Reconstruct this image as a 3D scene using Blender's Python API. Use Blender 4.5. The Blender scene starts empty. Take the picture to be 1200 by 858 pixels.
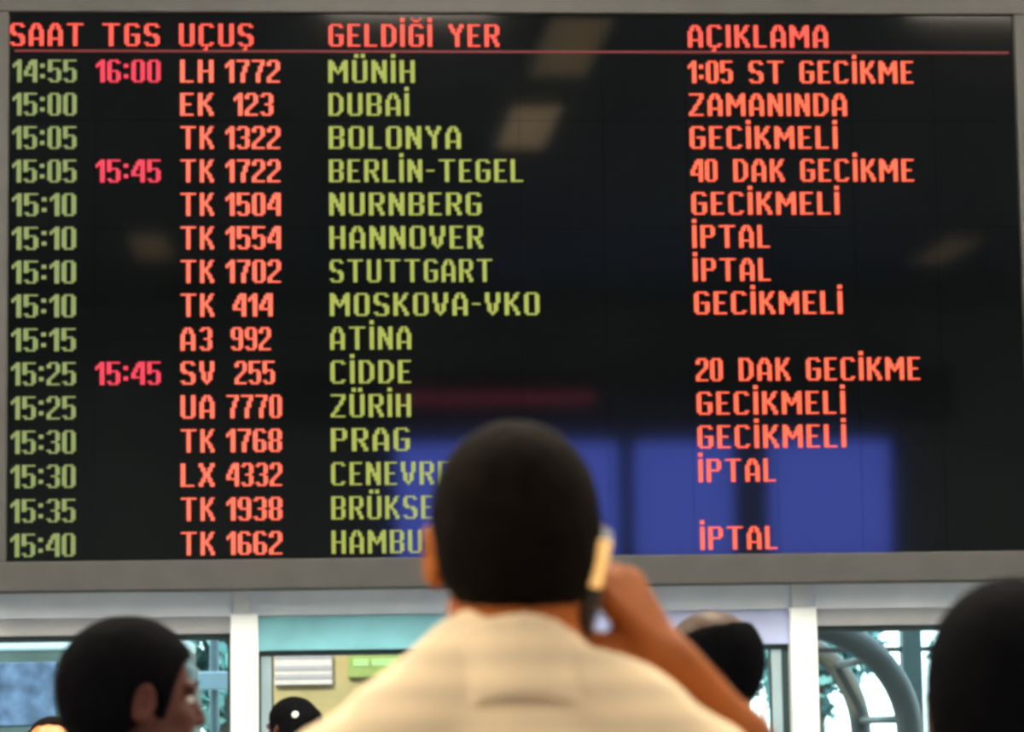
import bpy, bmesh, math, random
import numpy as np
from mathutils import Matrix, Vector

random.seed(7)
rng = np.random.default_rng(7)
S = bpy.context.scene
COL = S.collection

# ------------------------------------------------------------------ camera
F_PX, EYE = 3320.0, 1.5
YAW, PITCH, ROLL = math.radians(4.222), math.radians(7.3), math.radians(-0.8846)
_cy, _sy, _cp, _sp = math.cos(YAW), math.sin(YAW), math.cos(PITCH), math.sin(PITCH)
FW = Vector((_sy * _cp, _cy * _cp, _sp))
_rt = Vector((_cy, -_sy, 0)); _up = _rt.cross(FW)
RT = _rt * math.cos(ROLL) + _up * math.sin(ROLL)
UP = _up * math.cos(ROLL) - _rt * math.sin(ROLL)
cam_data = bpy.data.cameras.new('camera')
cam = bpy.data.objects.new('camera', cam_data); COL.objects.link(cam)
cam.matrix_world = Matrix(((RT.x, UP.x, -FW.x, 0), (RT.y, UP.y, -FW.y, 0), (RT.z, UP.z, -FW.z, EYE), (0, 0, 0, 1)))
cam_data.sensor_width = 36.0
cam_data.lens = F_PX / 1200 * 36.0
cam_data.clip_end = 400
cam_data.dof.use_dof = True
cam_data.dof.focus_distance = 12.4
cam_data.dof.aperture_fstop = 6.3
S.camera = cam

def at(px, py, y):
    """point of the world plane Y = y seen at photo pixel (px, py)"""
    d = FW * F_PX + RT * (px - 600) - UP * (py - 429)
    k = y / d.y
    return Vector((d.x * k, y, EYE + d.z * k))

# ------------------------------------------------------------------ view, world, sun
S.view_settings.view_transform = 'Standard'
S.view_settings.look = 'None'
S.view_settings.gamma = 1.0
S.view_settings.use_curve_mapping = False
S.view_settings.exposure = 0.0
S.cycles.pixel_filter_type = 'BLACKMAN_HARRIS'
S.cycles.filter_width = 3.8
S.cycles.max_bounces = 8
S.cycles.transparent_max_bounces = 16
S.cycles.sample_clamp_indirect = 6.0

SKY = 5.0
w = bpy.data.worlds.new('sky'); S.world = w; w.use_nodes = True
nt = w.node_tree; bgn = nt.nodes['Background']
tc = nt.nodes.new('ShaderNodeTexCoord'); sep = nt.nodes.new('ShaderNodeSeparateXYZ')
rmp = nt.nodes.new('ShaderNodeValToRGB')
rmp.color_ramp.elements[0].position = 0.0; rmp.color_ramp.elements[0].color = (0.88, 0.97, 1.0, 1)
rmp.color_ramp.elements[1].position = 0.7; rmp.color_ramp.elements[1].color = (0.5, 0.68, 1.0, 1)
nt.links.new(tc.outputs['Generated'], sep.inputs[0]); nt.links.new(sep.outputs['Z'], rmp.inputs[0])
nt.links.new(rmp.outputs[0], bgn.inputs[0]); bgn.inputs[1].default_value = SKY

sun_d = bpy.data.lights.new('sun', 'SUN'); sun_d.energy = 8.0; sun_d.angle = 0.01; sun_d.color = (1, .95, .86)
sun = bpy.data.objects.new('sun', sun_d); COL.objects.link(sun)
sun.rotation_euler = (math.radians(38), math.radians(-28), 0)   # high, from behind the terminal roof

FILL_LAMP = 40.0          # radiance of the unseen ceiling fixtures added to light the hall
LAMP_DIM = .95       # radiance of the amber ones in the middle of the hall

# ------------------------------------------------------------------ helpers
def link(o, parent=None):
    COL.objects.link(o)
    if parent is not None: o.parent = parent
    return o

def tag(o, label=None, cat=None, group=None, kind=None):
    if label: o['label'] = label
    if cat: o['category'] = cat
    if group: o['group'] = group
    if kind: o['kind'] = kind
    return o

def thing(name, label, cat, loc=(0, 0, 0), rot=(0, 0, 0), group=None):
    o = bpy.data.objects.new(name, None); o.empty_display_size = .1
    o.location = loc; o.rotation_euler = rot
    link(o)
    return tag(o, label, cat, group)

def mat(name, col, rough=.6, metal=0., spec=.5, var=.08, scale=12., bump=0., emit=0., emit_col=None, stripes=None):
    m = bpy.data.materials.new(name); m.use_nodes = True
    t = m.node_tree; b = t.nodes['Principled BSDF']
    b.inputs['Roughness'].default_value = rough; b.inputs['Metallic'].default_value = metal
    b.inputs['Specular IOR Level'].default_value = spec
    co = t.nodes.new('ShaderNodeTexCoord'); n = t.nodes.new('ShaderNodeTexNoise')
    n.inputs['Scale'].default_value = scale; n.inputs['Detail'].default_value = 3
    t.links.new(co.outputs['Object'], n.inputs['Vector'])
    r = t.nodes.new('ShaderNodeValToRGB')
    r.color_ramp.elements[0].position = .3; r.color_ramp.elements[1].position = .7
    r.color_ramp.elements[0].color = (*[c * (1 - var) for c in col], 1)
    r.color_ramp.elements[1].color = (*[min(1, c * (1 + var)) for c in col], 1)
    t.links.new(n.outputs['Fac'], r.inputs[0])
    out = r.outputs[0]
    if stripes:                                   # fine woven stripes of the cloth
        wv = t.nodes.new('ShaderNodeTexWave'); wv.bands_direction = 'Z'
        wv.inputs['Scale'].default_value = stripes[0]; wv.inputs['Distortion'].default_value = .6
        mx = t.nodes.new('ShaderNodeMixRGB'); mx.blend_type = 'MULTIPLY'; mx.inputs[0].default_value = stripes[1]
        t.links.new(co.outputs['Object'], wv.inputs['Vector'])
        t.links.new(out, mx.inputs[1]); t.links.new(wv.outputs['Color'], mx.inputs[2]); out = mx.outputs[0]
    t.links.new(out, b.inputs['Base Color'])
    if bump:
        bp_ = t.nodes.new('ShaderNodeBump'); bp_.inputs['Strength'].default_value = bump; bp_.inputs['Distance'].default_value = .004
        n2 = t.nodes.new('ShaderNodeTexNoise'); n2.inputs['Scale'].default_value = scale * 12
        t.links.new(co.outputs['Object'], n2.inputs['Vector'])
        t.links.new(n2.outputs['Fac'], bp_.inputs['Height']); t.links.new(bp_.outputs[0], b.inputs['Normal'])
    if emit:
        b.inputs['Emission Color'].default_value = (*(emit_col or col), 1)
        b.inputs['Emission Strength'].default_value = emit
    return m

def glass(name, tint, gloss=.06):
    m = bpy.data.materials.new(name); m.use_nodes = True
    t = m.node_tree; t.nodes.remove(t.nodes['Principled BSDF'])
    o = t.nodes['Material Output']
    tr = t.nodes.new('ShaderNodeBsdfTransparent'); tr.inputs[0].default_value = (*tint, 1)
    gl = t.nodes.new('ShaderNodeBsdfGlossy'); gl.inputs['Roughness'].default_value = .01
    fr = t.nodes.new('ShaderNodeFresnel'); fr.inputs[0].default_value = 1.45
    mx = t.nodes.new('ShaderNodeMixShader')
    t.links.new(fr.outputs[0], mx.inputs[0]); t.links.new(tr.outputs[0], mx.inputs[1]); t.links.new(gl.outputs[0], mx.inputs[2])
    t.links.new(mx.outputs[0], o.inputs[0])
    return m

def obj(name, bm, m, parent=None, smooth=False, bevel=0.):
    me = bpy.data.meshes.new(name)
    bmesh.ops.recalc_face_normals(bm, faces=bm.faces)
    bm.to_mesh(me); bm.free()
    for mm in (m if isinstance(m, (list, tuple)) else [m]): me.materials.append(mm)
    o = bpy.data.objects.new(name, me)
    if smooth:
        for p in me.polygons: p.use_smooth = True
    if bevel:
        b = o.modifiers.new('bevel', 'BEVEL'); b.width = bevel; b.segments = 2; b.limit_method = 'ANGLE'
    return link(o, parent)

def bx(bm, x0, x1, y0, y1, z0, z1):
    vs = [bm.verts.new((x, y, z)) for x in (x0, x1) for y in (y0, y1) for z in (z0, z1)]
    for f in ((0, 1, 3, 2), (4, 6, 7, 5), (0, 4, 5, 1), (2, 3, 7, 6), (0, 2, 6, 4), (1, 5, 7, 3)):
        bm.faces.new([vs[i] for i in f])
    return vs

def box(name, m, x0, x1, y0, y1, z0, z1, parent=None, bevel=0.):
    bm = bmesh.new(); bx(bm, min(x0, x1), max(x0, x1), y0, y1, min(z0, z1), max(z0, z1))
    return obj(name, bm, m, parent, bevel=bevel)

def struct(name, m, *a, bevel=0.):
    o = box(name, m, *a, bevel=bevel); o['kind'] = 'structure'
    return o

def tube(bm, pts, rad, n=12):
    rings = []
    for i, p in enumerate(pts):
        p = Vector(p)
        a = Vector(pts[max(0, i - 1)]); b = Vector(pts[min(len(pts) - 1, i + 1)])
        d = (b - a).normalized()
        u = d.cross(Vector((0, 1, 0)))
        if u.length < .05: u = d.cross(Vector((1, 0, 0)))
        u.normalize(); v = d.cross(u)
        r = rad[i] if isinstance(rad, (list, tuple)) else rad
        rings.append([bm.verts.new(p + u * r * math.cos(2 * math.pi * k / n) + v * r * math.sin(2 * math.pi * k / n)) for k in range(n)])
    for a, b in zip(rings, rings[1:]):
        for k in range(n): bm.faces.new((a[k], a[(k + 1) % n], b[(k + 1) % n], b[k]))
    bm.faces.new(rings[0]); bm.faces.new(rings[-1])

# ------------------------------------------------------------------ materials of the building
M = {}
M['floor'] = mat('floor_stone', (.22, .22, .215), .25, var=.1, scale=3)
M['ceiling'] = mat('ceiling_panels', (.10, .125, .15), .8, var=.05, scale=2)
M['wall'] = mat('hall_wall', (.20, .23, .26), .7, var=.05, scale=2)
M['upper'] = mat('front_wall_cladding', (.22, .26, .28), .5, var=.05, scale=2)
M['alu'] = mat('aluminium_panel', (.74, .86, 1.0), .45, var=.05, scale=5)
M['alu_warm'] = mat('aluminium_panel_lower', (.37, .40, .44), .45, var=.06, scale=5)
M['transom_lilac_reflect'] = mat('transom_reflection_lilac', (.42, .50, .78), .45, var=.05, scale=5)
M['transom_teal_reflect'] = mat('transom_reflection_teal', (.18, .47, .56), .35, var=.18, scale=2.5)
M['strip'] = mat('cover_strip', (.70, .78, .84), .4, var=.04, scale=5)
M['white_post'] = mat('white_painted_post', (.86, .95, 1.0), .4, var=.01, scale=5)
M['silver'] = mat('silver_door_frame', (.36, .50, .55), .35, metal=.2, var=.06, scale=5)
M['dark_gasket'] = mat('dark_green_gasket', (.02, .05, .052), .5, var=.2, scale=8)
M['board_frame'] = mat('board_frame_taupe', (.052, .054, .054), .5, var=.10, scale=6)
M['steel'] = mat('grey_steel', (.2, .2, .2), .4, metal=.6)
M['glass'] = glass('door_glass', (.80, .93, .92))
M['glass_blue'] = glass('blue_tinted_glass', (.38, .44, .95))
M['fascia'] = mat('dark_fascia', (.02, .018, .02), .5)

# ------------------------------------------------------------------ the hall
XL, XR, YB, ZC = -15.0, 19.0, -20.0, 8.0
YF = 16.24                                    # face of the entrance front
struct('floor', M['floor'], XL - .3, XR + .3, YB - .3, 17.0, -.12, 0)
struct('ceiling', M['ceiling'], XL - .3, XR + .3, YB - .3, 17.0, ZC, ZC + .3)
struct('wall_left', M['wall'], XL - .3, XL, YB - .3, 17.0, 0, ZC)
struct('wall_right', M['wall'], XR, XR + .3, YB - .3, 17.0, 0, ZC)

z_beam_top = at(600, 689, YF).z
z_beam_bot = at(140, 744, YF).z
struct('wall_front', M['upper'], XL, XR, YF + .02, YF + .45, z_beam_top, ZC)

# back wall of the hall: solid with three tall blue windows, which the board mirrors
wins = [(1.6, 5.85), (6.0, 8.0), (8.5, 10.95)]
zw0, zw1 = 3.15, 5.5
bm = bmesh.new()
xs = [XL] + [v for p in wins for v in p] + [XR]
for a, b in zip(xs[0::2], xs[1::2]): bx(bm, a, b, YB - .3, YB, zw0, zw1)
bx(bm, XL, XR, YB - .3, YB, 0, zw0); bx(bm, XL, XR, YB - .3, YB, zw1, ZC)
o = obj('wall_back', bm, M['wall']); o['kind'] = 'structure'
for i, (a, b) in enumerate(wins):
    bm = bmesh.new()
    t = .07
    bx(bm, a, a + t, YB - .2, YB - .08, zw0, zw1); bx(bm, b - t, b, YB - .2, YB - .08, zw0, zw1)
    bx(bm, a + t, b - t, YB - .2, YB - .08, zw0, zw0 + t); bx(bm, a + t, b - t, YB - .2, YB - .08, zw1 - t, zw1)
    fr = obj('window_%d' % (i + 4), bm, M['dark_gasket']); fr['kind'] = 'structure'
    box('pane', M['glass_blue'], a + t, b - t, YB - .15, YB - .13, zw0 + t, zw1 - t, fr)
tag(box('fascia', M['fascia'], -.5, 12, YB + .012, YB + .25, 5.75, 6.75), 'dark sign fascia across the far end of the hall', 'fascia')
M['red_strip'] = mat('red_sign_light', (.5, .05, .08), .5, emit=.6, emit_col=(1, .12, .25))
tag(box('indicator_strip', M['red_strip'], 1.6, 5.3, YB + .25, YB + .3, 6.12, 6.32), 'dim red light strip on the dark fascia at the hall end', 'light strip')

# ceiling fixtures
M['housing'] = mat('lamp_housing', (.5, .5, .5), .5)
M['fill_lamp'] = mat('fill_lamp_diffuser', (.9, .85, .75), .6, emit=FILL_LAMP, emit_col=(1, .89, .71))
def ceiling_lamp(x, y, lx, ly, m, label, group):
    t = thing('ceiling_lamp', label, 'ceiling light', (x, y, ZC - .16), group=group)
    bm = bmesh.new()
    for s in (-1, 1):
        bx(bm, s * lx / 2 - .03, s * lx / 2 + .03, -ly / 2 - .03, ly / 2 + .03, 0, .16)
        bx(bm, -lx / 2, lx / 2, s * ly / 2 - .03, s * ly / 2 + .03, 0, .16)
    bx(bm, -lx / 2, lx / 2, -ly / 2, ly / 2, .12, .16)
    obj('housing', bm, M['housing'], t)
    box('diffuser', m, -lx / 2 + .03, lx / 2 - .03, -ly / 2 + .03, ly / 2 - .03, .03, .06, t)
for x, y in ((-8, 2.5), (-8, -2.5), (-4.5, 7.2), (-4.5, 10.4), (1.0, 7.2), (1.0, 10.4), (6.5, 7.2), (6.5, 10.4), (11, 2.5), (11, -2.5), (-8, -7.5), (12.8, -7.5)):
    ceiling_lamp(x, y, *((1.6, 2.8) if y > 3 else (2.2, 3.3)), M['fill_lamp'], 'unseen ceiling light panel added to light the hall', 'added ceiling panels')  # unseen panels added outside the board's mirror view to light people and entrance
def amber(k): return mat('lamp_diffuser_amber', (.9, .7, .4), .6, emit=k, emit_col=(1, .72, .40))
for x, y, k, l in ((2.68, 4.0, LAMP_DIM * .28, 'amber ceiling light nearest the arrivals board'), (2.62, -.6, LAMP_DIM, 'amber ceiling light second from the arrivals board'),
                   (-2.3, -11.0, LAMP_DIM * .3, 'amber ceiling light at the left rear of the hall'), (10.1, -11.8, LAMP_DIM * .3, 'amber ceiling light at the right rear of the hall')):
    ceiling_lamp(x, y, .6, 2.9, amber(k), l, 'amber ceiling lights')

# ------------------------------------------------------------------ entrance front under the board
def px_x(px, y=YF, py=790): return at(px, py, y).x
def px_z(py, px=600, y=YF): return at(px, py, y).z
x_p1a, x_p1b = px_x(270.5), px_x(303)
x_p2a, x_p2b = px_x(925.5), px_x(957.5)
pitch = x_p2a - x_p1a
pw = x_p1b - x_p1a
z_post = px_z(720, 285)
z_door = px_z(759, 600)             # underside of the door transom
z_mid = px_z(721.5, 400)
posts = [x_p1a - 2 * pitch, x_p1a - pitch, x_p1a, x_p2a, x_p2a + pitch, x_p2a + 2 * pitch]
for i, xp in enumerate(posts):
    struct('trim_%d' % (i + 1), M['white_post'], xp, xp + pw, YF - .06, YF + .16, 0, z_post, bevel=.006)
    struct('beam_%d' % (i + 21), M['alu'], xp, xp + pw, YF + .012, YF + .15, z_post, z_beam_top)
    struct('trim_%d' % (i + 11), M['strip'], xp + pw * .12, xp + pw * .70, YF - .025, YF + .02, z_post, z_beam_top, bevel=.003)
# solid wall beyond the last posts
struct('wall_front_left', M['upper'], XL, posts[0], YF + .02, YF + .3, 0, z_beam_top)
struct('wall_front_right', M['upper'], posts[-1] + pw, XR, YF + .02, YF + .3, 0, z_beam_top)
bn = 0
for i in range(5):
    a, b = posts[i] + pw, posts[i + 1]
    bn += 1
    if i == 2: continue
    # beam: upper strip + lower strip, with a fine joint between
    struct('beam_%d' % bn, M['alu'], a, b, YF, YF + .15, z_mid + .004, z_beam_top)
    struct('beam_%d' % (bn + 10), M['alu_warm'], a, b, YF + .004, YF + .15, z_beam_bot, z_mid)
    n = {1: 1, 3: 2, 0: 3, 4: 7}[i]
    bm = bmesh.new()
    t = .05; y0, y1 = YF + .05, YF + .12
    bx(bm, a, b, y0, y1, z_beam_bot - .035, z_beam_bot); bx(bm, a, b, y0, y1, 0, .1)
    bx(bm, a, a + .02, y0, y1, .1, z_beam_bot - .035); bx(bm, b - .02, b, y0, y1, .1, z_beam_bot - .035)
    fr = obj('window_%d' % n, bm, M['dark_gasket']); fr['kind'] = 'structure'
    box('pane', M['glass'], a + .02, b - .02, YF + .08, YF + .092, .1, z_beam_bot - .035, fr)
# middle bay: beam, transom over the two sliding leaves, the doors
a, b = posts[2] + pw, posts[3]
xm = (a + b) / 2 + .02
struct('beam_3', M['alu'], a, b, YF, YF + .15, z_mid + .004, z_beam_top)
struct('trim_21', M['transom_teal_reflect'], a, xm, YF - .02, YF + .15, z_door, z_mid, bevel=.004)  # one transom panel: teal and lilac reflection tones put into its base colours
struct('trim_22', M['transom_lilac_reflect'], xm, b, YF - .02, YF + .15, z_door, z_mid, bevel=.004)
def door(n, x0, x1, handle_x):
    y0, y1 = YF + .03, YF + .09
    st = px_x(318) - px_x(306)
    bm = bmesh.new()
    bx(bm, x0, x0 + st, y0, y1, .02, z_door - .03); bx(bm, x1 - st, x1, y0, y1, .02, z_door - .03)
    bx(bm, x0 + st, x1 - st, y0, y1, .02, .16)
    d = obj('door_%d' % n, bm, M['silver']); d['kind'] = 'structure'
    bm = bmesh.new()
    bx(bm, x0, x1, y0 - .005, y1, z_door - .03, z_door)
    bx(bm, x0 + st, x0 + st + .012, y0 + .01, y1 - .01, .16, z_door - .03)
    bx(bm, x1 - st - .012, x1 - st, y0 + .01, y1 - .01, .16, z_door - .03)
    obj('gasket', bm, M['dark_gasket'], d)
    box('pane', M['glass'], x0 + st + .012, x1 - st - .012, y0 + .02, y0 + .032, .16, z_door - .03, d)
    bm = bmesh.new()
    zt, zb = px_z(808, 890), px_z(838, 890)
    tube(bm, [(handle_x, y0 - .05, zb - .25), (handle_x, y0 - .05, zt)], .018, 12)
    for z in (zb - .2, zt - .04):
        tube(bm, [(handle_x, y0 - .05, z), (handle_x, y0 + .02, z)], .010, 8)
    obj('pull_handle', bm, M['white_post'], d, smooth=True)
door(1, px_x(306), xm - .004, xm - .12)
door(2, xm + .004, px_x(917), px_x(892.5))
box_o = struct('trim_23', M['dark_gasket'], px_x(917), b, YF + .03, YF + .1, 0, z_door)
box_o = struct('trim_24', M['dark_gasket'], a, px_x(306), YF + .03, YF + .1, 0, z_door)

# ------------------------------------------------------------------ arrivals board
D0, TILT = 16.0, math.radians(1.0486)
U0, U1, V0, V1 = -1.665, 4.143, .966, 4.096     # lit area, metres on the board plane
FB = .165                                       # bottom rail
vb = V0 - FB
uc = (U0 + U1) / 2
board = thing('arrivals_board', 'large black electronic arrivals board with red and green lettering above the doors', 'arrivals board',
              (uc, D0 - math.sin(TILT) * vb, EYE + math.cos(TILT) * vb), (TILT, 0, 0))
def bu(u): return u - uc
def bv(v): return v - vb
def screen_mat():
    m = mat('smoked_screen', (.0022, .0030, .0034), .045, spec=.85, var=.25, scale=1.2)
    return m
M['screen'] = screen_mat()
bm = bmesh.new()
bx(bm, bu(U0 - .01), bu(U1 + .01), .012, .06, bv(V0 - .01), bv(V1 + .01))
nx, nz = 12, 5
for i in range(nx):                              # the display modules, hairline joints between
    for j in range(nz):
        wx, wz = (U1 - U0) / nx, (V1 - V0) / nz
        bx(bm, bu(U0 + i * wx + .001), bu(U0 + (i + 1) * wx - .001), 0, .02, bv(V0 + j * wz + .001), bv(V0 + (j + 1) * wz - .001))
obj('screen', bm, M['screen'], board)
bm = bmesh.new()
fs, ft, yf0, yf1 = .14, .15, -.035, .16
bx(bm, bu(U0 - fs), bu(U1 + fs), yf0, yf1, bv(V0 - FB), bv(V0))
bx(bm, bu(U0 - fs), bu(U1 + fs), yf0, yf1, bv(V1), bv(V1 + ft))
bx(bm, bu(U0 - fs), bu(U0), yf0, yf1, bv(V0), bv(V1)); bx(bm, bu(U1), bu(U1 + fs), yf0, yf1, bv(V0), bv(V1))
bx(bm, bu(U0), bu(U1), .1, yf1, bv(V0), bv(V1))
obj('frame', bm, M['board_frame'], board, bevel=.006)
for u in (-1.0, 1.2, 3.5):
    bm = bmesh.new()
    bx(bm, bu(u) - .05, bu(u) + .05, .16, .25, bv(V0) + .5, bv(V0) + .6)
    bx(bm, bu(u) - .05, bu(u) + .05, .16, .29, bv(V1) - .5, bv(V1) - .4)
    obj('bracket', bm, M['steel'], board)

# --- LED lettering: an 11-row dot font
def g(*rows):
    out = []
    for r in rows:
        p, _, n = r.partition('*'); out += [p] * int(n or 1)
    return out
GL = {
 'A': g('..###..', '.##.##.*2', '##...##*4', '#######', '##...##*3'),
 'B': g('######.', '##...##*4', '######.', '##...##*4', '######.'),
 'C': g('.#####.', '##...##', '##.....*7', '##...##', '.#####.'),
 'D': g('#####..', '##..##.', '##...##*7', '##..##.', '#####..'),
 'E': g('######', '##....*4', '#####.', '##....*4', '######'),
 'G': g('.#####.', '##...##', '##.....*3', '##.####', '##...##*4', '.#####.'),
 'H': g('##...##*5', '#######', '##...##*5'),
 'I': g('##*11'),
 'K': g('##...##', '##..##.*2', '##.##..', '####...*2', '##.##..', '##..##.*2', '##...##*2'),
 'L': g('##....*10', '######'),
 'M': g('##.....##', '###...###*2', '####.####*2', '##.###.##', '##..#..##', '##.....##*4'),
 'N': g('##...##', '###..##*2', '####.##*2', '##.####*2', '##..###*2', '##...##*2'),
 'O': g('.#####.', '##...##*9', '.#####.'),
 'P': g('######.', '##...##*4', '######.', '##.....*5'),
 'R': g('######.', '##...##*4', '######.', '##.##..', '##..##.*2', '##...##*2'),
 'S': g('.#####.', '##...##', '##.....*2', '###....', '.#####.', '....###', '.....##*2', '##...##', '.#####.'),
 'T': g('########', '...##...*10'),
 'U': g('##...##*10', '.#####.'),
 'V': g('##...##*5', '.##.##.*4', '..###..', '...#...'),
 'X': g('##...##*2', '.##.##.*2', '..###..*3', '.##.##.*2', '##...##*2'),
 'Y': g('##...##*2', '.##.##.*2', '..###..', '...##..*6'),
 'Z': g('#######', '.....##*2', '....##.*2', '...##..', '..##...*2', '.##....', '##.....', '#######'),
 '0': g('.####.', '##..##*9', '.####.'),
 '1': g('..##', '.###', '####', '#.##', '..##*7'),
 '2': g('.####.', '##..##*2', '....##*2', '...##.', '..##..', '.##...', '##....*2', '######'),
 '3': g('.####.', '##..##', '....##*3', '..###.', '....##*3', '##..##', '.####.'),
 '4': g('...###', '..####*2', '.##.##*2', '##..##*2', '######', '....##*3'),
 '5': g('######', '##....*3', '#####.', '##..##', '....##*3', '##..##', '.####.'),
 '6': g('.####.', '##..##', '##....*3', '#####.', '##..##*4', '.####.'),
 '7': g('######', '....##*2', '...##.*3', '..##..*5'),
 '8': g('.####.', '##..##*4', '.####.', '##..##*4', '.####.'),
 '9': g('.####.', '##..##*4', '.#####', '....##*3', '##..##', '.####.'),
 ':': g('..*2', '##*2', '..*3', '##*2', '..*2'),
 '-': g('....*5', '####', '....*5'),
 ' ': g('....*11'),
}
EXTRA = {'Ç': ('C', {11: '...#...', 12: '..##...'}), 'Ş': ('S', {11: '...#...', 12: '..##...'}), 'İ': ('I', {-3: '##', -2: '##'}),
         'Ü': ('U', {-3: '.##.##.', -2: '.##.##.'}), 'Ğ': ('G', {-3: '.#...#.', -2: '..###..'})}
P_LED = .01205
def led_cells(s):
    cells, x = [], 0
    for i, ch in enumerate(s):
        base, ext = EXTRA.get(ch, (ch, {}))
        rows = GL[base]
        wd = len(rows[0])
        for r, row in list(enumerate(rows)) + list(ext.items()):
            cells += [(x + c, r) for c, v in enumerate(row) if v == '#']
        digit = ch.isdigit() and i + 1 < len(s) and (s[i + 1].isdigit())
        col = ch == ':' or (i + 1 < len(s) and s[i + 1] == ':')
        x += wd + (1 if digit else 1.4 if col else 2)
    return cells, x - (1 if s[-1].isdigit() else 2)
def led(name, segs, v, m, label=None):
    """each word of a line is a part; a stroke's lit dots in one column run together as one bar"""
    groups = []
    for st, u0, u1 in segs:
        cells, n = led_cells(st)
        pu = (u1 - u0) / n
        x = 0; word = []
        spans, cur = [], 0
        for wd in st.split(' '):
            pre = led_cells(st[:cur] + 'I')[1] - 2 if cur else 0
            end = led_cells(st[:cur] + wd)[1]
            spans.append((pre, end)); cur += len(wd) + 1
        for a, b in spans:
            groups.append((u0, pu, [c for c in cells if a - .5 <= c[0] < b + .5]))
    groups = [[q] for q in groups]
    for gs in groups:
        bm = bmesh.new()
        for u0, pu, cells in gs:
            cs = set(cells)
            done = set()
            for c, r in cells:                       # upright strokes
                if (c, r - 1) in cs or (c, r + 1) not in cs: continue
                e = r
                while (c, e + 1) in cs: e += 1
                done |= {(c, q) for q in range(r, e + 1)}
                x = bu(u0 + (c + .5) * pu)
                za, zb = bv(v + (5 - e) * P_LED), bv(v + (5 - r) * P_LED)
                bx(bm, x - pu * .41, x + pu * .41, -.006, 0, za - P_LED * .38, zb + P_LED * .38)
            rest = cs - done
            for c, r in sorted(rest):                # cross strokes, one row of lights
                if (c - 1, r) in rest: continue
                e = c
                while (e + 1, r) in rest: e += 1
                z = bv(v + (5 - r) * P_LED)
                bx(bm, bu(u0 + (c + .1) * pu), bu(u0 + (e + .9) * pu), -.006, 0, z - P_LED * .30, z + P_LED * .30)
        o = obj(name, bm, m, board)
        if label: o['label'] = label
def led_mat(name, c, k): return mat(name, (.02, .02, .02), .5, spec=.2, emit=k, emit_col=c)
M['led_head'] = led_mat('led_red_heading', (1, .075, .048), 1.7)
M['led_red'] = led_mat('led_red_flight', (1, .135, .075), 1.75)
M['led_rem'] = led_mat('led_red_status', (1, .105, .045), 1.8)
M['led_crim'] = led_mat('led_crimson', (1, .03, .085), 1.25)
M['led_gdim'] = led_mat('led_green_time', (.55, .70, .22), .55)
M['led_green'] = led_mat('led_green_city', (.68, .78, .12), .70)
M['led_rule'] = led_mat('led_rule', (1, .035, .07), .22)
for s, a_, b_ in (('SAAT', -1.661, -1.246), ('TGS', -1.14, -.815), ('UÇUŞ', -.704, -.281), ('GELDİĞİ YER', .149, 1.131), ('AÇIKLAMA', 2.227, 3.047)):
    led('heading_lettering', [(s, a_, b_)], 3.968, M['led_head'], 'red heading reading ' + s)
bm = bmesh.new()
bx(bm, bu(U0 + .03), bu(U1 - .03), -.006, 0, bv(3.868), bv(3.879))
obj('heading_rule', bm, M['led_rule'], board)['label'] = 'thin dim red line under the headings'
C0, F0, F1 = .146, -.442, -.118
rowsT = [
 ('14:55', '16:00', 'LH', '1772', F0, 'MÜNİH', .642, '1:05 ST GECİKME', 3.544),
 ('15:00', None, 'EK', '123', -.394, 'DUBAİ', .606, 'ZAMANINDA', 3.147),
 ('15:05', None, 'TK', '1322', F0, 'BOLONYA', .902, 'GECİKMELİ', 3.087),
 ('15:05', '15:45', 'TK', '1722', F0, 'BERLİN-TEGEL', 1.258, '40 DAK GECİKME', 3.53),
 ('15:10', None, 'TK', '1504', F0, 'NURNBERG', 1.015, 'GECİKMELİ', 3.087),
 ('15:10', None, 'TK', '1554', F0, 'HANNOVER', 1.022, 'İPTAL', 2.678),
 ('15:10', None, 'TK', '1702', F0, 'STUTTGART', 1.074, 'İPTAL', 2.678),
 ('15:10', None, 'TK', '414', -.403, 'MOSKOVA-VKO', 1.34, 'GECİKMELİ', 3.09),
 ('15:15', None, 'A3', '992', -.415, 'ATİNA', .606, None, 0),
 ('15:25', '15:45', 'SV', '255', -.394, 'CİDDE', .604, '20 DAK GECİKME', 3.532),
 ('15:25', None, 'UA', '7770', F0, 'ZÜRİH', .60, 'GECİKMELİ', 3.09),
 ('15:30', None, 'TK', '1768', F0, 'PRAG', .592, 'GECİKMELİ', 3.09),
 ('15:30', None, 'LX', '4332', F0, 'CENEVRE', .82, 'İPTAL', 2.68),
 ('15:35', None, 'TK', '1938', F0, 'BRÜKSEL', .81, None, 0),
 ('15:40', None, 'TK', '1662', F0, 'HAMBURG', .86, 'İPTAL', 2.68)]
for j, (tm, tg, al, no, f0, city, c1, rem, r1) in enumerate(rowsT):
    v = 3.757 - j * .19275
    led('scheduled_time_lettering', [(tm, -1.645, -1.272)], v, M['led_gdim'], 'green time %s on the %s row' % (tm, city))
    if tg: led('estimated_time_lettering', [(tg, -1.176, -.797)], v, M['led_crim'], 'crimson time %s on the %s row' % (tg, city))
    f1 = F1 if len(no) == 4 else f0 + .237
    led('flight_lettering', [(al, -.698, -.509), (no, f0, f1)], v, M['led_red'], 'red flight number on the %s row' % city)
    led('origin_lettering', [(city, C0, c1)], v, M['led_green'], 'yellow-green lettering reading ' + city)
    if rem: led('status_lettering', [(rem, 2.224 + .001 * j, r1)], v, M['led_rem'], 'orange-red lettering reading %s on the %s row' % (rem, city))

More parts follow.
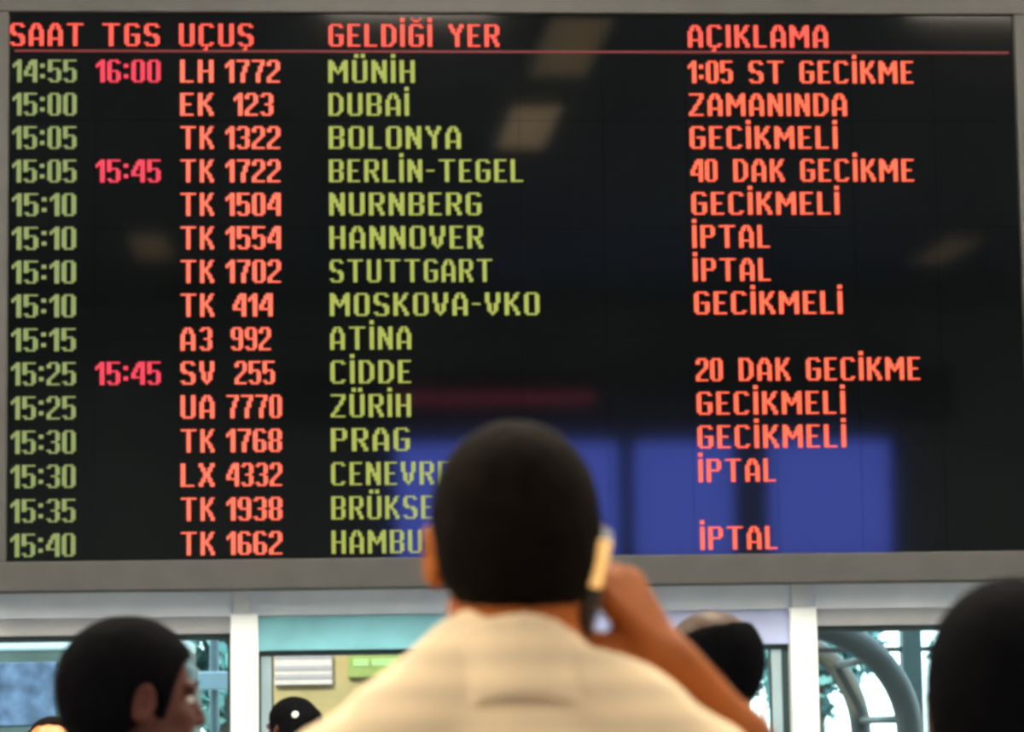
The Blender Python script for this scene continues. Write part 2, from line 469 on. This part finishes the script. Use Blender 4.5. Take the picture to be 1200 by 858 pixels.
# ------------------------------------------------------------------ outside the doors
M['paving'] = mat('outdoor_paving', (.16, .17, .17), .8, var=.15, scale=2)
M['tan'] = mat('tan_render', (.46, .27, .10), .8, var=.15, scale=3)
M['signwhite'] = mat('pale_pink_sign', (.66, .45, .36), .6, var=.05)
M['signmauve'] = mat('mauve_sign_band', (.42, .29, .26), .6, var=.05)
M['lime'] = mat('lime_sign', (.30, .28, .06), .6, var=.1)
M['limeband'] = mat('lime_sign_band', (.42, .52, .16), .6, var=.1)
M['white_paint'] = mat('white_vehicle_paint', (.65, .70, .66), .3, var=.03)
M['grey_paint'] = mat('grey_green_vehicle_band', (.075, .095, .08), .5, var=.15, scale=4)
M['buswin'] = mat('vehicle_window', (.11, .14, .21), .25, spec=.4, var=.5, scale=6)
M['tyre'] = mat('tyre', (.02, .02, .02), .8)
M['rib'] = mat('grey_canopy_rib', (.115, .085, .058), .5, var=.12, scale=4)
M['bark'] = mat('bark', (.08, .06, .04), .9, var=.3)
M['leaf'] = mat('teal_green_leaves', (.10, .23, .20), .5, var=.5, scale=3)
M['post_teal'] = mat('teal_grey_post', (.14, .16, .13), .5)
o = struct('ground', M['paving'], -60, 70, 16.9, 160, -.25, -.02)

# tan kiosk with two signs
YK = 27.0
kx0, kx1 = at(292, 800, YK).x, at(640, 800, YK).x
kiosk = thing('kiosk', 'tan walled kiosk standing outside beyond the glass doors', 'kiosk', ((kx0 + kx1) / 2, YK, -.02))
kw = (kx1 - kx0) / 2
bm = bmesh.new(); bx(bm, -kw, kw, 0, 1.8, 0, 2.75); obj('wall', bm, M['tan'], kiosk, bevel=.01)
bm = bmesh.new(); bx(bm, -kw - .15, kw + .15, -.25, 1.95, 2.75, 2.9); obj('roof', bm, M['alu'], kiosk, bevel=.02)
def sign(name, label, x0, y0, x1, y1, base, band, bands):
    a0, a1 = at(x0, y1, YK - .05), at(x1, y0, YK - .05)
    t = thing(name, label, 'sign', ((a0.x + a1.x) / 2, YK, a0.z))
    hw, h = (a1.x - a0.x) / 2, a1.z - a0.z
    box('panel', base, -hw, hw, -.05, 0, 0, h, t, bevel=.004)
    for i, (f0, f1, g0, g1) in enumerate(bands):
        box('band', band, -hw + 2 * hw * g0, -hw + 2 * hw * g1, -.058, -.05, h * f0, h * f1, t)
sign('wall_sign', 'pale pink and mauve striped sign on the tan kiosk', 322, 766, 389, 803, M['signwhite'], M['signmauve'],
     [(.2, .34, .0, 1), (.48, .62, 0, 1), (.86, 1., 0, 1)])
sign('wall_sign', 'lime green sign on the tan kiosk nearer the tall man', 408, 762, 470, 794, M['lime'], M['limeband'],
     [(.42, .68, .1, .38), (.42, .68, .45, .9)])

# minibus on the left
YV = 24.0
v0, v1 = at(-520, 800, YV).x, at(226, 800, YV).x
zr = at(60, 748, YV).z
bus = thing('minibus', 'white roofed minibus with bluish windows parked outside beyond the left glazing', 'minibus', (v0, YV, -.02))
L = v1 - v0
def zz(py): return at(60, py, YV).z + .02
bm = bmesh.new(); bx(bm, 0, L, 0, 2.0, .35, zz(778)); obj('body', bm, M['grey_paint'], bus, bevel=.06)
bm = bmesh.new(); bx(bm, .03, L - .05, -.02, 2.02, zz(763), zz(748)); obj('roof', bm, M['white_paint'], bus, bevel=.03)
bm = bmesh.new(); bx(bm, .03, L - .05, .0, 2.0, zz(779), zz(762)); obj('cant_rail', bm, M['grey_paint'], bus, bevel=.01)
nwin = 5
for i in range(nwin):
    box('side_window', M['buswin'], .1 + i * (L - .2) / nwin + .03, .1 + (i + 1) * (L - .2) / nwin - .03, -.015, .03, zz(850), zz(776), bus, bevel=.008)
for x in (.95, L - .95):
    for y in (.12, 1.88):
        bm = bmesh.new(); tube(bm, [(x, y - .11, .34), (x, y + .11, .34)], .34, 28); obj('wheel', bm, M['tyre'], bus, smooth=False)
box('door', M['white_paint'], L - 1.35, L - .6, -.02, .02, .42, zz(853), bus, bevel=.01)
box('bumper', M['tyre'], L - .02, L + .1, .05, 1.95, .3, .55, bus, bevel=.02)
for y in (.3, 1.7):
    box('headlight', M['white_paint'], L - .01, L + .03, y - .14, y + .14, .7, .9, bus, bevel=.02)

# signpost beside it
YS = 21.0
a0, a1 = at(232, 809, YS), at(269, 787, YS)
sp = thing('signpost', 'white road sign on a teal post outside, beside the profiled man'+"'s face", 'road sign', (at(251, 800, YS).x, YS, -.02))
hw = (a1.x - a0.x) / 2
box('sign_plate', M['white_paint'], -hw, hw, -.03, 0, a0.z + .02, a1.z + .02, sp, bevel=.01)
bm = bmesh.new(); tube(bm, [(0, .04, 0), (0, .04, a1.z + .35)], .035, 12); obj('pole', bm, M['post_teal'], sp, smooth=True)

# arched shelter on the right
def arch(px_c, px_r, py_top, Y, bm, rad):
    c, e = at(px_c, 858, Y), at(px_r, 858, Y)
    zt = at(px_c, py_top, Y).z
    rx, z0 = e.x - c.x, 1.45
    pts = [(c.x + rx, Y, 0)] + [(c.x + rx, Y, z0 * k / 4) for k in range(1, 4)]
    pts += [(c.x + rx * math.cos(a), Y, z0 + (zt - z0) * math.sin(a)) for a in np.linspace(0, math.pi, 30)]
    pts += [(c.x - rx, Y, z0 * k / 4) for k in range(3, 0, -1)] + [(c.x - rx, Y, 0)]
    tube(bm, [(p[0], p[1] - 0, p[2]) for p in pts], rad, 10)
    return c.x, rx, z0, zt
Y1, Y2 = 21.0, 23.0
sh = thing('arched_shelter', 'shelter of curved grey ribs outside beyond the right glazing', 'shelter', (0, 0, -.02))
bm = bmesh.new(); A1 = arch(931, 1066, 728, Y1, bm, .10); obj('rib', bm, M['rib'], sh, smooth=True)
bm = bmesh.new(); A2 = arch(905, 1009, 742, Y2, bm, .085); obj('rib', bm, M['rib'], sh, smooth=True)
def on(A, Y, ang): return (A[0] + A[1] * math.cos(ang), Y, A[2] + (A[3] - A[2]) * math.sin(ang))
for ang in (.12, .75, 1.3, 1.9, 2.6):
    bm = bmesh.new(); tube(bm, [on(A1, Y1, ang), on(A2, Y2, ang)], .03, 8); obj('purlin', bm, M['rib'], sh, smooth=True)
pxp = at(1069, 800, 22.0)
bm = bmesh.new(); bx(bm, pxp.x - .075, pxp.x + .075, 21.95, 22.1, 0, 2.9); obj('post', bm, M['post_teal'], sh, bevel=.01)
za = at(1060, 758, 22.0).z
bm = bmesh.new(); bx(bm, A1[0] + .2, pxp.x + 1.6, 21.97, 22.03, za - .02, za + .02); obj('rail', bm, M['rib'], sh)

# trees
def tree(x, y, h, r, label, n=1500, seed=0):
    rg = np.random.default_rng(seed)
    t = thing('leafy_tree', label, 'tree', (x, y, -.02), group='trees outside the doors')
    bm = bmesh.new(); tube(bm, [(0, 0, 0), (.05, .02, h * .35), (0, 0, h * .75)], [.16, .12, .05], 10)
    for k in range(6):
        a = k * 1.05 + seed; tube(bm, [(0, 0, h * (.3 + .05 * k)), (r * .6 * math.cos(a), r * .6 * math.sin(a), h * (.5 + .06 * k))], [.06, .02], 8)
    obj('trunk', bm, M['bark'], t, smooth=True)
    bm = bmesh.new()
    cl = rg.normal(size=(26, 3)); cl /= np.linalg.norm(cl, axis=1)[:, None]
    cl = cl * np.array([r, r, h * .33]) * rg.uniform(.35, .9, (26, 1)) + np.array([0, 0, h * .62])
    for i in range(n):
        p = cl[rg.integers(26)] + rg.normal(size=3) * r * .17
        d1 = rg.normal(size=3); d1 /= np.linalg.norm(d1); d2 = np.cross(d1, rg.normal(size=3)); d2 /= np.linalg.norm(d2)
        s = rg.uniform(.09, .17)
        vs = [bm.verts.new(p + q) for q in (-d1 * s, d2 * s * .5, d1 * s, -d2 * s * .5)]
        bm.faces.new(vs)
    obj('foliage', bm, M['leaf'], t)
for i, (px, y, h, r, lb) in enumerate(((258, 34, 4.6, 1.1, 'teal leafy tree outside behind the white road sign'),
                                       (950, 34, 4.2, .8, 'teal leafy tree outside behind the curved ribs'),
                                       (120, 40, 5.0, 1.6, 'leafy tree outside behind the minibus'),
                                       (1210, 44, 5.2, 1.6, 'leafy tree outside right of the shelter'))):
    tree(at(px, 800, y).x, y, h, r, lb, seed=i + 3)

# ------------------------------------------------------------------ people: distance fields meshed by surface nets
class Field:
    def __init__(s): s.p = []
    def add(s, kind, k, *a, sub=False): s.p.append((kind, k, a, sub)); return s
    def cap(s, a, b, ra, rb, k=.02): return s.add('cap', k, np.array(a, float), np.array(b, float), ra, rb)
    def ell(s, c, r, k=.02, R=None, sub=False): return s.add('ell', k, np.array(c, float), np.array(r, float), np.eye(3) if R is None else np.array(R), sub=sub)
    def bounds(s, pad):
        lo, hi = [], []
        for kd, k, a, sub in s.p:
            if sub: continue
            if kd == 'cap': lo.append(np.minimum(a[0] - a[2], a[1] - a[3])); hi.append(np.maximum(a[0] + a[2], a[1] + a[3]))
            else:
                e = np.abs(a[2]) @ a[1]; lo.append(a[0] - e); hi.append(a[0] + e)
        return np.min(lo, 0) - pad, np.max(hi, 0) + pad
    def grid(s, h, pad, off=0.):
        lo, hi = s.bounds(pad)
        n = np.ceil((hi - lo) / h).astype(int) + 1
        D = np.full(n, 1e2, np.float32)
        ax = [lo[i] + h * np.arange(n[i]) for i in range(3)]
        for kd, k, a, sub in s.p:
            if kd == 'cap': l, u = np.minimum(a[0] - a[2], a[1] - a[3]), np.maximum(a[0] + a[2], a[1] + a[3])
            else:
                e = np.abs(a[2]) @ a[1]; l, u = a[0] - e, a[0] + e
            mg = k + off + 4 * h
            i0 = np.clip(np.floor((l - mg - lo) / h).astype(int), 0, n); i1 = np.clip(np.ceil((u + mg - lo) / h).astype(int) + 1, 0, n)
            if np.any(i1 <= i0): continue
            sl = tuple(slice(i0[i], i1[i]) for i in range(3))
            X, Y, Z = np.meshgrid(*[ax[i][sl[i]] for i in range(3)], indexing='ij')
            P = np.stack([X, Y, Z], -1)
            if kd == 'cap':
                pa, ba = P - a[0], a[1] - a[0]
                t = np.clip(pa @ ba / max(ba @ ba, 1e-9), 0, 1)
                d = np.linalg.norm(pa - t[..., None] * ba, axis=-1) - (a[2] + (a[3] - a[2]) * t)
            else:
                q = (P - a[0]) @ a[2]
                k0 = np.linalg.norm(q / a[1], axis=-1); k1 = np.linalg.norm(q / a[1] ** 2, axis=-1) + 1e-9
                d = k0 * (k0 - 1) / k1
            d = d.astype(np.float32); A = D[sl]
            if sub:
                d = -d; hh = np.maximum(k - np.abs(A - d), 0) / k; D[sl] = np.maximum(A, d) + hh * hh * k * .25
            else:
                hh = np.maximum(k - np.abs(A - d), 0) / k; D[sl] = np.minimum(A, d) - hh * hh * k * .25
        return D - off, lo, ax

def nets(D, lo, h):
    s = D < 0
    n = np.array(D.shape) - 1
    cnt = np.zeros(n, np.int8)
    offs = [(i, j, k) for i in (0, 1) for j in (0, 1) for k in (0, 1)]
    for o in offs: cnt += s[o[0]:o[0] + n[0], o[1]:o[1] + n[1], o[2]:o[2] + n[2]]
    mixed = (cnt > 0) & (cnt < 8)
    C = np.argwhere(mixed)
    idx = np.full(n, -1, np.int64); idx[mixed] = np.arange(len(C))
    pos = np.zeros((len(C), 3)); num = np.zeros(len(C))
    for a in offs:
        for axis in range(3):
            if a[axis]: continue
            b = list(a); b[axis] = 1
            d0 = D[tuple((C + a).T)]; d1 = D[tuple((C + b).T)]
            cr = (d0 < 0) != (d1 < 0)
            t = np.where(cr, d0 / np.where(cr, d0 - d1, 1), 0)
            p = np.array(a, float)[None] + 0 * pos; p[:, axis] += t
            pos[cr] += p[cr]; num[cr] += 1
    V = lo + h * (C + pos / num[:, None])
    Fs = []
    for axis in range(3):
        u, v = (axis + 1) % 3, (axis + 2) % 3
        sl0 = [slice(None)] * 3; sl1 = [slice(None)] * 3
        sl0[axis] = slice(0, -1); sl1[axis] = slice(1, None)
        a, b = s[tuple(sl0)], s[tuple(sl1)]
        E_ = np.argwhere(a != b)
        E_ = E_[(E_[:, u] > 0) & (E_[:, v] > 0) & (E_[:, u] < D.shape[u] - 1) & (E_[:, v] < D.shape[v] - 1)]
        if not len(E_): continue
        q = []
        for du, dv in ((-1, -1), (0, -1), (0, 0), (-1, 0)):
            e = E_.copy(); e[:, u] += du; e[:, v] += dv; q.append(idx[tuple(e.T)])
        q = np.stack(q, -1)
        fl = ~s[tuple(E_.T)]
        q[fl] = q[fl][:, ::-1]
        Fs.append(q)
    return V, np.concatenate(Fs)

def field_obj(name, F, h, m, parent, off=0., post=None):
    D, lo, ax = F.grid(h, off + 4 * h + .012, off)
    if post is not None:
        X, Y, Z = np.meshgrid(*ax, indexing='ij')
        D = post(D, X, Y, Z)
    V, Q = nets(D, lo, h)
    me = bpy.data.meshes.new(name)
    me.from_pydata(V.tolist(), [], Q.tolist())
    me.polygons.foreach_set('use_smooth', np.ones(len(me.polygons), bool))
    me.materials.append(m); me.update()
    o = bpy.data.objects.new(name, me)
    sm = o.modifiers.new('smooth', 'SMOOTH'); sm.factor = .5; sm.iterations = 2
    return link(o, parent)

def rotm(yaw=0, pitch=0, roll=0):
    return np.array((Matrix.Rotation(yaw, 3, 'Z') @ Matrix.Rotation(pitch, 3, 'X') @ Matrix.Rotation(roll, 3, 'Y')))
def nrm(v): v = np.array(v, float); return v / np.linalg.norm(v)

def hand(F, w, d, n, right, s, curl=(.25, .35, .25), thumb=(.55, .75, .30), tcurl=.35, spread=1.):
    d = nrm(d); n = nrm(np.array(n, float) - d * np.dot(d, n)); sd = np.cross(d, n) * (1 if right else -1)
    w = np.array(w, float)
    O = np.array([.030, .010, -.010, -.028]) * s; Lk = np.array([.090, .095, .090, .080]) * s
    for o_, l_ in zip(O, Lk): F.cap(w + sd * o_ * .45 + d * .012 * s, w + d * l_ + sd * o_, .0150 * s, .0105 * s, .012)
    seg = [(.044, .026, .021), (.048, .030, .022), (.044, .028, .021), (.034, .021, .019)]
    for o_, l_, sg, rr in zip(O, Lk, seg, (.0090, .0094, .0088, .0078)):
        p = w + d * l_ + sd * o_; a = 0.
        dd0 = nrm(d + sd * o_ * 2.2 * spread)
        for q, (ln, cu) in enumerate(zip(sg, curl)):
            a += cu; dd = dd0 * math.cos(a) + n * math.sin(a)
            p2 = p + dd * ln * s
            F.cap(p, p2, rr * s * (1 - .07 * q), rr * s * (1 - .07 * (q + 1)), .004); p = p2
    p = w + d * .018 * s + sd * .020 * s + n * .006 * s
    td = nrm(d * thumb[0] + sd * thumb[1] + n * thumb[2])
    for q, (ln, rr) in enumerate(((.042, .0145), (.034, .0115), (.027, .0095))):
        p2 = p + td * ln * s; F.cap(p, p2, rr * s, rr * s * .88, .010 if q == 0 else .005); p = p2
        td = nrm(td + (d * .35 + n * .5 - sd * .5) * tcurl)

def head_prims(F, C, Rm, s, face=True):
    def T(p): return C + Rm @ (np.array(p, float) * s)
    def e(c, r, k=.02, R=None, sub=False): F.ell(T(c), np.array(r) * s, k * s, Rm @ (np.eye(3) if R is None else R), sub)
    e((0, -.016, .030), (.076, .097, .086), .03)
    e((0, -.040, -.010), (.066, .066, .075), .03)
    e((0, .030, -.045), (.056, .060, .072), .03)
    if not face: return
    e((0, .062, -.095), (.027, .024, .020), .03)
    for sx in (-1, 1):
        e((sx * .045, .030, -.070), (.018, .040, .022), .03)
        e((sx * .037, .064, -.032), (.022, .020, .018), .02)
        e((sx * .030, .079, .016), (.026, .010, .008), .012)
        e((sx * .031, .095, -.002), (.017, .013, .012), .012, sub=True)
        e((sx * .031, .0760, .0075), (.0165, .0110, .0062), .004); e((sx * .031, .0750, -.0105), (.0155, .0095, .0055), .004)
    F.cap(T((0, .084, .004)), T((0, .104, -.034)), .0085 * s, .0115 * s, .010 * s)
    for sx in (-1, 1): e((sx * .012, .095, -.038), (.008, .010, .007), .006)
    e((0, .0865, -.063), (.023, .010, .0055), .006); e((0, .0855, -.073), (.020, .010, .006), .005)
    for sx in (-1, 1):
        R = rotm(yaw=sx * -.42, pitch=-.18)
        e((sx * .085, -.010, -.010), (.0080, .020, .033), .008, R)
        e((sx * .092, -.006, -.008), (.0060, .010, .017), .004, R, sub=True)
        e((sx * .078, .000, -.034), (.0075, .009, .011), .006)

HL = {'receding': ([-.14, -.05, -.025, -.002, .012, .022, .030, .045, .12], [-.078, -.076, -.055, -.020, .030, .065, .085, .095, .098]),
      'short': ([-.14, -.05, -.025, -.002, .012, .022, .030, .045, .058, .070, .12], [-.078, -.076, -.055, -.020, -.022, -.034, -.030, .018, .050, .060, .062]),
      'fringe': ([-.14, -.05, -.025, -.002, .012, .022, .030, .045, .058, .12], [-.072, -.072, -.050, -.02, -.022, -.030, .0, .05, .2, .3])}

def person(label, loc, rz, H, skin, hair, shirt, trousers, style='short', head=(0, 0, 0), h=.006, hoff=.009, r_arm=None, neck_r=.060,
           head_s=1., group=None, collar=False, sleeve='short', off=.012):
    s = H / 1.75
    root = thing('person', label, 'person', (loc[0], loc[1], 0), (0, 0, rz), group)
    C = np.array([0, .01, H - .116 * head_s]); Rm = rotm(*head)
    B = Field()
    A = lambda *p: np.array(p, float) * s
    torso, drape, legs = [], [], []       # drape: cloth only, between neck and shoulder
    def cap(l, a, b, ra, rb, k=.03): l.append(('c', A(*a), A(*b), ra * s, rb * s, k)); 
    def ell(l, c, r, k=.04): l.append(('e', A(*c), A(*r), k))
    for sx in (-1, 1):
        cap(torso, (sx * .040, -.030, 1.494), (sx * .165, -.012, 1.402), .040, .048, .04); cap(drape, (sx * .035, -.030, 1.530), (sx * .12, -.02, 1.462), .034, .036, .03)
        cap(torso, (sx * .060, .010, 1.33), (sx * .090, .005, 1.2), .085, .085, .05)
        cap(legs, (sx * .088, .0, .90), (sx * .095, .012, .49), .078, .052)
        cap(legs, (sx * .095, .012, .49), (sx * .10, -.015, .085), .052, .036)
    ell(torso, (0, 0, 1.26), (.160, .108, .20)); ell(torso, (0, 0, 1.05), (.142, .100, .17)); ell(torso, (0, -.005, .93), (.158, .108, .12))
    def put(F, lst):
        for q in lst:
            if q[0] == 'c': F.cap(q[1], q[2], q[3], q[4], q[5])
            else: F.ell(q[1], q[2], q[3])
    head_prims(B, C, Rm, head_s)
    nb = C + Rm @ (np.array([0, -.034, -.06]) * head_s)
    B.cap(nb, A(0, -.022, 1.44), neck_r * .96, neck_r, .02)
    put(B, torso); put(B, legs)
    for sx in (-1, 1):
        B.cap(A(sx * .10, -.03, .045), A(sx * .112, .13, .030), .040 * s, .030 * s, .03)
    pos = {}
    for sx in (-1, 1):
        sh = A(sx * .180, -.005, 1.388)
        if sx == 1 and r_arm:
            el, wr = np.array(r_arm['elbow']), np.array(r_arm['wrist'])
        else:
            el, wr = A(sx * .232, -.03, 1.12), A(sx * .250, .035, .87)
        pos[sx] = (sh, el, wr)
        ak = s * (r_arm.get('k', 1) if (sx == 1 and r_arm) else 1)
        B.cap(sh, el, .047 * ak, .039 * ak, .03); B.cap(el, el + (wr - el) * .45, .040 * ak, .037 * ak, .02); B.cap(el + (wr - el) * .45, wr, .037 * ak, .027 * ak, .02)
        if sx == 1 and r_arm: hand(B, wr, r_arm['d'], r_arm['n'], True, s * r_arm.get('hs', 1), **r_arm.get('kw', {}))
        else: hand(B, wr, (0, .05, -1), (-sx, 0, 0), sx == 1, s)
    body = field_obj('body', B, h, skin, root)
    # shirt
    T = Field(); put(T, torso); put(T, drape)
    T.cap(A(0, -.024, 1.50), A(0, -.022, 1.44), neck_r * .9, neck_r * 1.05, .03)
    for sx in (-1, 1):
        sh, el, wr = pos[sx]
        if sleeve == 'short': T.cap(sh, sh + (el - sh) * .62, .050 * s, .050 * s, .04)
        else: T.cap(sh, el, .050 * s, .043 * s, .04); T.cap(el, el + (wr - el) * .9, .043 * s, .032 * s, .02)
    cz = 1.590 * s
    def cut(D, X, Y, Z):
        wr_ = .0035 * np.sin(34 * Z + 9 * X) * np.sin(11 * X + 21 * Y)
        D = D - wr_.astype(np.float32) * (np.abs(D) < .05)
        D = np.maximum(D, .89 * s - Z)
        return np.maximum(D, (Z - cz) + .45 * (Y + .10) + (.8 * np.clip(X - .008, 0, .062) if collar else 0)).astype(np.float32)
    field_obj('shirt', T, h, shirt, root, off=off, post=cut)
    if collar:
        K = Field(); K.cap(A(0, -.036, 1.60), A(0, -.026, 1.45), neck_r * .96, neck_r * 1.15, .01)
        def band(D, X, Y, Z):
            D = np.maximum(D, -(D + .011))
            D = np.maximum(D, (Z - 1.562 * s) + .45 * (Y + .10) + .25 * np.maximum(X - .012, 0))
            return np.maximum(D, (1.482 * s - Z) - .55 * (Y + .10)).astype(np.float32)
        field_obj('collar', K, .0045, shirt, root, off=.011, post=band)
    # trousers, shoes
    Tr = Field(); put(Tr, legs); Tr.ell(A(0, -.005, .93), A(.158, .108, .12), .04)
    field_obj('trousers', Tr, .012, trousers, root, off=.021, post=lambda D, X, Y, Z: np.maximum(np.maximum(D, Z - .93 * s), .06 - Z).astype(np.float32))
    for sx in (-1, 1):
        Fo = Field(); Fo.cap(A(sx * .10, -.035, .050), A(sx * .114, .145, .035), .046 * s, .036 * s, .02)
        field_obj('shoe', Fo, .01, M['shoe'], root, off=.006, post=lambda D, X, Y, Z: np.maximum(D, -Z + .002).astype(np.float32))
    # hair
    Hf = Field(); head_prims(Hf, C, Rm, head_s, face=False)
    if style == 'long':
        Hf.ell(C + Rm @ np.array([0, -.055, -.075]), (.070, .055, .10), .04); Hf.ell(C + Rm @ np.array([0, -.10, .03]), (.04, .035, .04), .02)
    def hairline(D, X, Y, Z):
        P = (np.stack([X, Y, Z], -1) - C) @ Rm / head_s
        x, y, z = P[..., 0], P[..., 1], P[..., 2]
        yy, zz_ = HL.get(style, HL['short'])
        line = np.interp(y, yy, zz_)
        if style == 'long': line = np.where(y < .0, -.19, np.interp(y, yy, np.array(zz_) - .01))
        nz_ = .0007 * np.sin(160 * x + 40 * z) * np.sin(140 * y + 90 * z)
        D = D - nz_
        reg = (line - z + .0025 * np.sin(170 * x + 30 * y) + .002 * np.sin(260 * y - 70 * x)) * .75
        if style == 'fringe':                       # bald crown
            kb = np.sqrt((x / .074) ** 2 + ((y - .020) / .108) ** 2 + ((z - .095) / .070) ** 2)
            reg = np.maximum(reg, (1 - kb) * .06)
        if style != 'long':
            for sx in (-1, 1):
                q = np.stack([(x - sx * .084) / .026, (y + .006) / .021, (z + .014) / .034], -1)
                reg = np.maximum(reg, (1 - np.linalg.norm(q, axis=-1)) * .022)
        hh = np.maximum(.010 - np.abs(D - reg), 0) / .010
        return (np.maximum(D, reg) + hh * hh * .0025).astype(np.float32)
    field_obj('hair', Hf, min(h, .005), hair, root, off=hoff, post=hairline)
    # eyes and brows
    for sx in (-1, 1):
        bm = bmesh.new()
        bmesh.ops.create_uvsphere(bm, u_segments=16, v_segments=12, radius=.0115 * head_s)
        for f in bm.faces:
            cc = f.calc_center_median().normalized()
            if cc.y > .83: f.material_index = 1
        e = obj('eye', bm, [M['eye_white'], M['iris']], root, smooth=True)
        e.location = C + Rm @ (np.array([sx * .031, .0715, -.0015]) * head_s)
        e.rotation_euler = Matrix(Rm.tolist()).to_euler()
        Bf = Field()
        q = [C + Rm @ (np.array(p) * head_s) for p in ((sx * .014, .0895, .020), (sx * .030, .0885, .0235), (sx * .044, .0655, .019))]
        Bf.cap(q[0], q[1], .0035, .004, .004); Bf.cap(q[1], q[2], .004, .0025, .004)
        field_obj('eyebrow', Bf, .003, hair, root)
    return root, C, Rm

M['eye_white'] = mat('eye_white', (.7, .68, .64), .2)
M['iris'] = mat('iris', (.05, .03, .02), .2)
M['shoe'] = mat('black_shoe_leather', (.02, .018, .016), .4)
M['hair_dark'] = mat('black_hair', (.0035, .0035, .0045), .8, spec=.02, var=.3, scale=60, bump=.5)
M['hair_brown'] = mat('dark_brown_hair', (.0065, .0042, .003), .8, spec=.03, var=.35, scale=50, bump=.5)
M['skin_tan'] = mat('tanned_skin', (.36, .098, .019), .6, spec=.12, var=.08, scale=20)
M['skin_mid'] = mat('brown_skin', (.085, .032, .026), .6, spec=.12, var=.1, scale=20)
M['skin_scalp'] = mat('brown_scalp', (.05, .026, .016), .5, spec=.15, var=.1, scale=20)
M['skin_warm'] = mat('warm_skin', (.62, .22, .07), .45, var=.08, scale=20)
M['shirt_beige'] = mat('beige_shirt_cloth', (.90, .70, .45), .85, var=.06, scale=14, bump=.15, stripes=(9, .16))
M['shirt_navy'] = mat('navy_shirt', (.03, .04, .07), .85)
M['shirt_black'] = mat('black_shirt', (.02, .02, .022), .85)
M['shirt_white'] = mat('white_shirt', (.6, .6, .6), .85)
M['shirt_red'] = mat('rust_shirt', (.35, .08, .05), .85)
M['trouser_grey'] = mat('grey_trousers', (.06, .06, .065), .85)
M['trouser_blue'] = mat('blue_jeans', (.05, .08, .15), .85)

# the tall man on the phone
ym = 2.9
cxm = at(603, 600, ym).x
Hm = 1.806
man, Cm, Rmm = person('tall man in a beige shirt, seen from behind, holding a phone to his right ear', (cxm, ym), 0, Hm,
                      M['skin_tan'], M['hair_brown'], M['shirt_beige'], M['trouser_grey'], h=.005, neck_r=.062, collar=True, head_s=1.02,
                      r_arm=dict(elbow=(.300, .235, 1.405), hs=1.15, wrist=(.164, .060, 1.562), d=(-.53, -.20, .83), n=(-.66, .58, -.42), k=1.22,
                                 kw=dict(curl=(.75, .80, .40), thumb=(.86, .52, .38), tcurl=.12)))
# his phone, a black handset with an amber glint put in as a glowing edge strip
ph = thing('mobile_phone', 'black mobile phone with a glowing amber side held at the tall man\'s ear', 'phone',
           (cxm + .080, ym - .014, 1.652), (math.radians(24), math.radians(12), 0))
M['phone_black'] = mat('phone_black_plastic', (.012, .012, .013), .3)
M['phone_glint'] = mat('phone_edge_glint_glow', (.95, .62, .26), .3, var=.03, emit=.75, emit_col=(1, .55, .16))  # emission stands in for a bright glint on the handset
bm = bmesh.new(); bx(bm, -.0085, .0085, -.022, .024, -.062, .048); obj('handset', bm, M['phone_black'], ph, bevel=.004)
bm = bmesh.new(); bx(bm, -.0070, .0070, -.026, -.021, -.002, .050); obj('edge_glint', bm, M['phone_glint'], ph, bevel=.003)['label'] = 'amber glint on the phone edge, made as a glowing strip'
bm = bmesh.new(); bx(bm, -.0105, -.0083, -.016, .018, -.045, .036); obj('screen', bm, M['screen'], ph)
bm = bmesh.new()
for i in range(4):
    for j in range(3): bx(bm, .0083, .0100, -.014 + j * .010, -.008 + j * .010, -.052 + i * .010, -.046 + i * .010)
obj('keypad', bm, M['steel'], ph)

# the dark haired man at the left, in profile
yl = 4.25
person('dark haired man at the left with his face turned right in profile', (at(152, 800, yl).x, yl), math.radians(-72), 1.664, M['skin_mid'], M['hair_dark'],
       M['shirt_navy'], M['trouser_blue'], h=.005, hoff=.012, head=(0, -.02, 0), head_s=.95)
# the man at the right edge, seen from behind
yr = 2.95
person('black haired man cut off by the right edge, seen from behind', (at(1191, 800, yr).x, yr), math.radians(-14), 1.637, M['skin_mid'], M['hair_dark'],
       M['shirt_black'], M['trouser_grey'], h=.005, hoff=.014, head_s=1.05)
# the balding man behind the raised arm
yb = 5.7
person('balding man with a dark fringe of hair behind the raised forearm', (at(832, 800, yb).x, yb), math.radians(60), 1.730, M['skin_scalp'], M['hair_dark'],
       M['shirt_black'], M['trouser_grey'], style='fringe', h=.006, hoff=.010)
# two far heads near the doors
yf = 8.9
person('small far figure in a rust shirt at the lower left, facing the camera', (at(61, 850, yf).x, yf), math.radians(172), 1.555, M['skin_warm'], M['hair_brown'],
       M['shirt_red'], M['trouser_blue'], h=.007, style='receding', hoff=.007)
yw_ = 11.0
wo, Cw, Rw = person('woman with dark pinned-up hair and a white hair clip near the doors', (at(343, 840, yw_).x, yw_), math.radians(50), 1.625, M['skin_mid'], M['hair_dark'],
       M['shirt_white'], M['trouser_grey'], style='long', h=.007, hoff=.012)
bm = bmesh.new(); bmesh.ops.create_uvsphere(bm, u_segments=12, v_segments=8, radius=.016)
cl = obj('hair_clip', bm, M['white_post'], wo, smooth=True)
cl.location = Vector((Cw + Rw @ np.array([-.060, -.075, .055])).tolist()); cl['label'] = 'white hair clip'
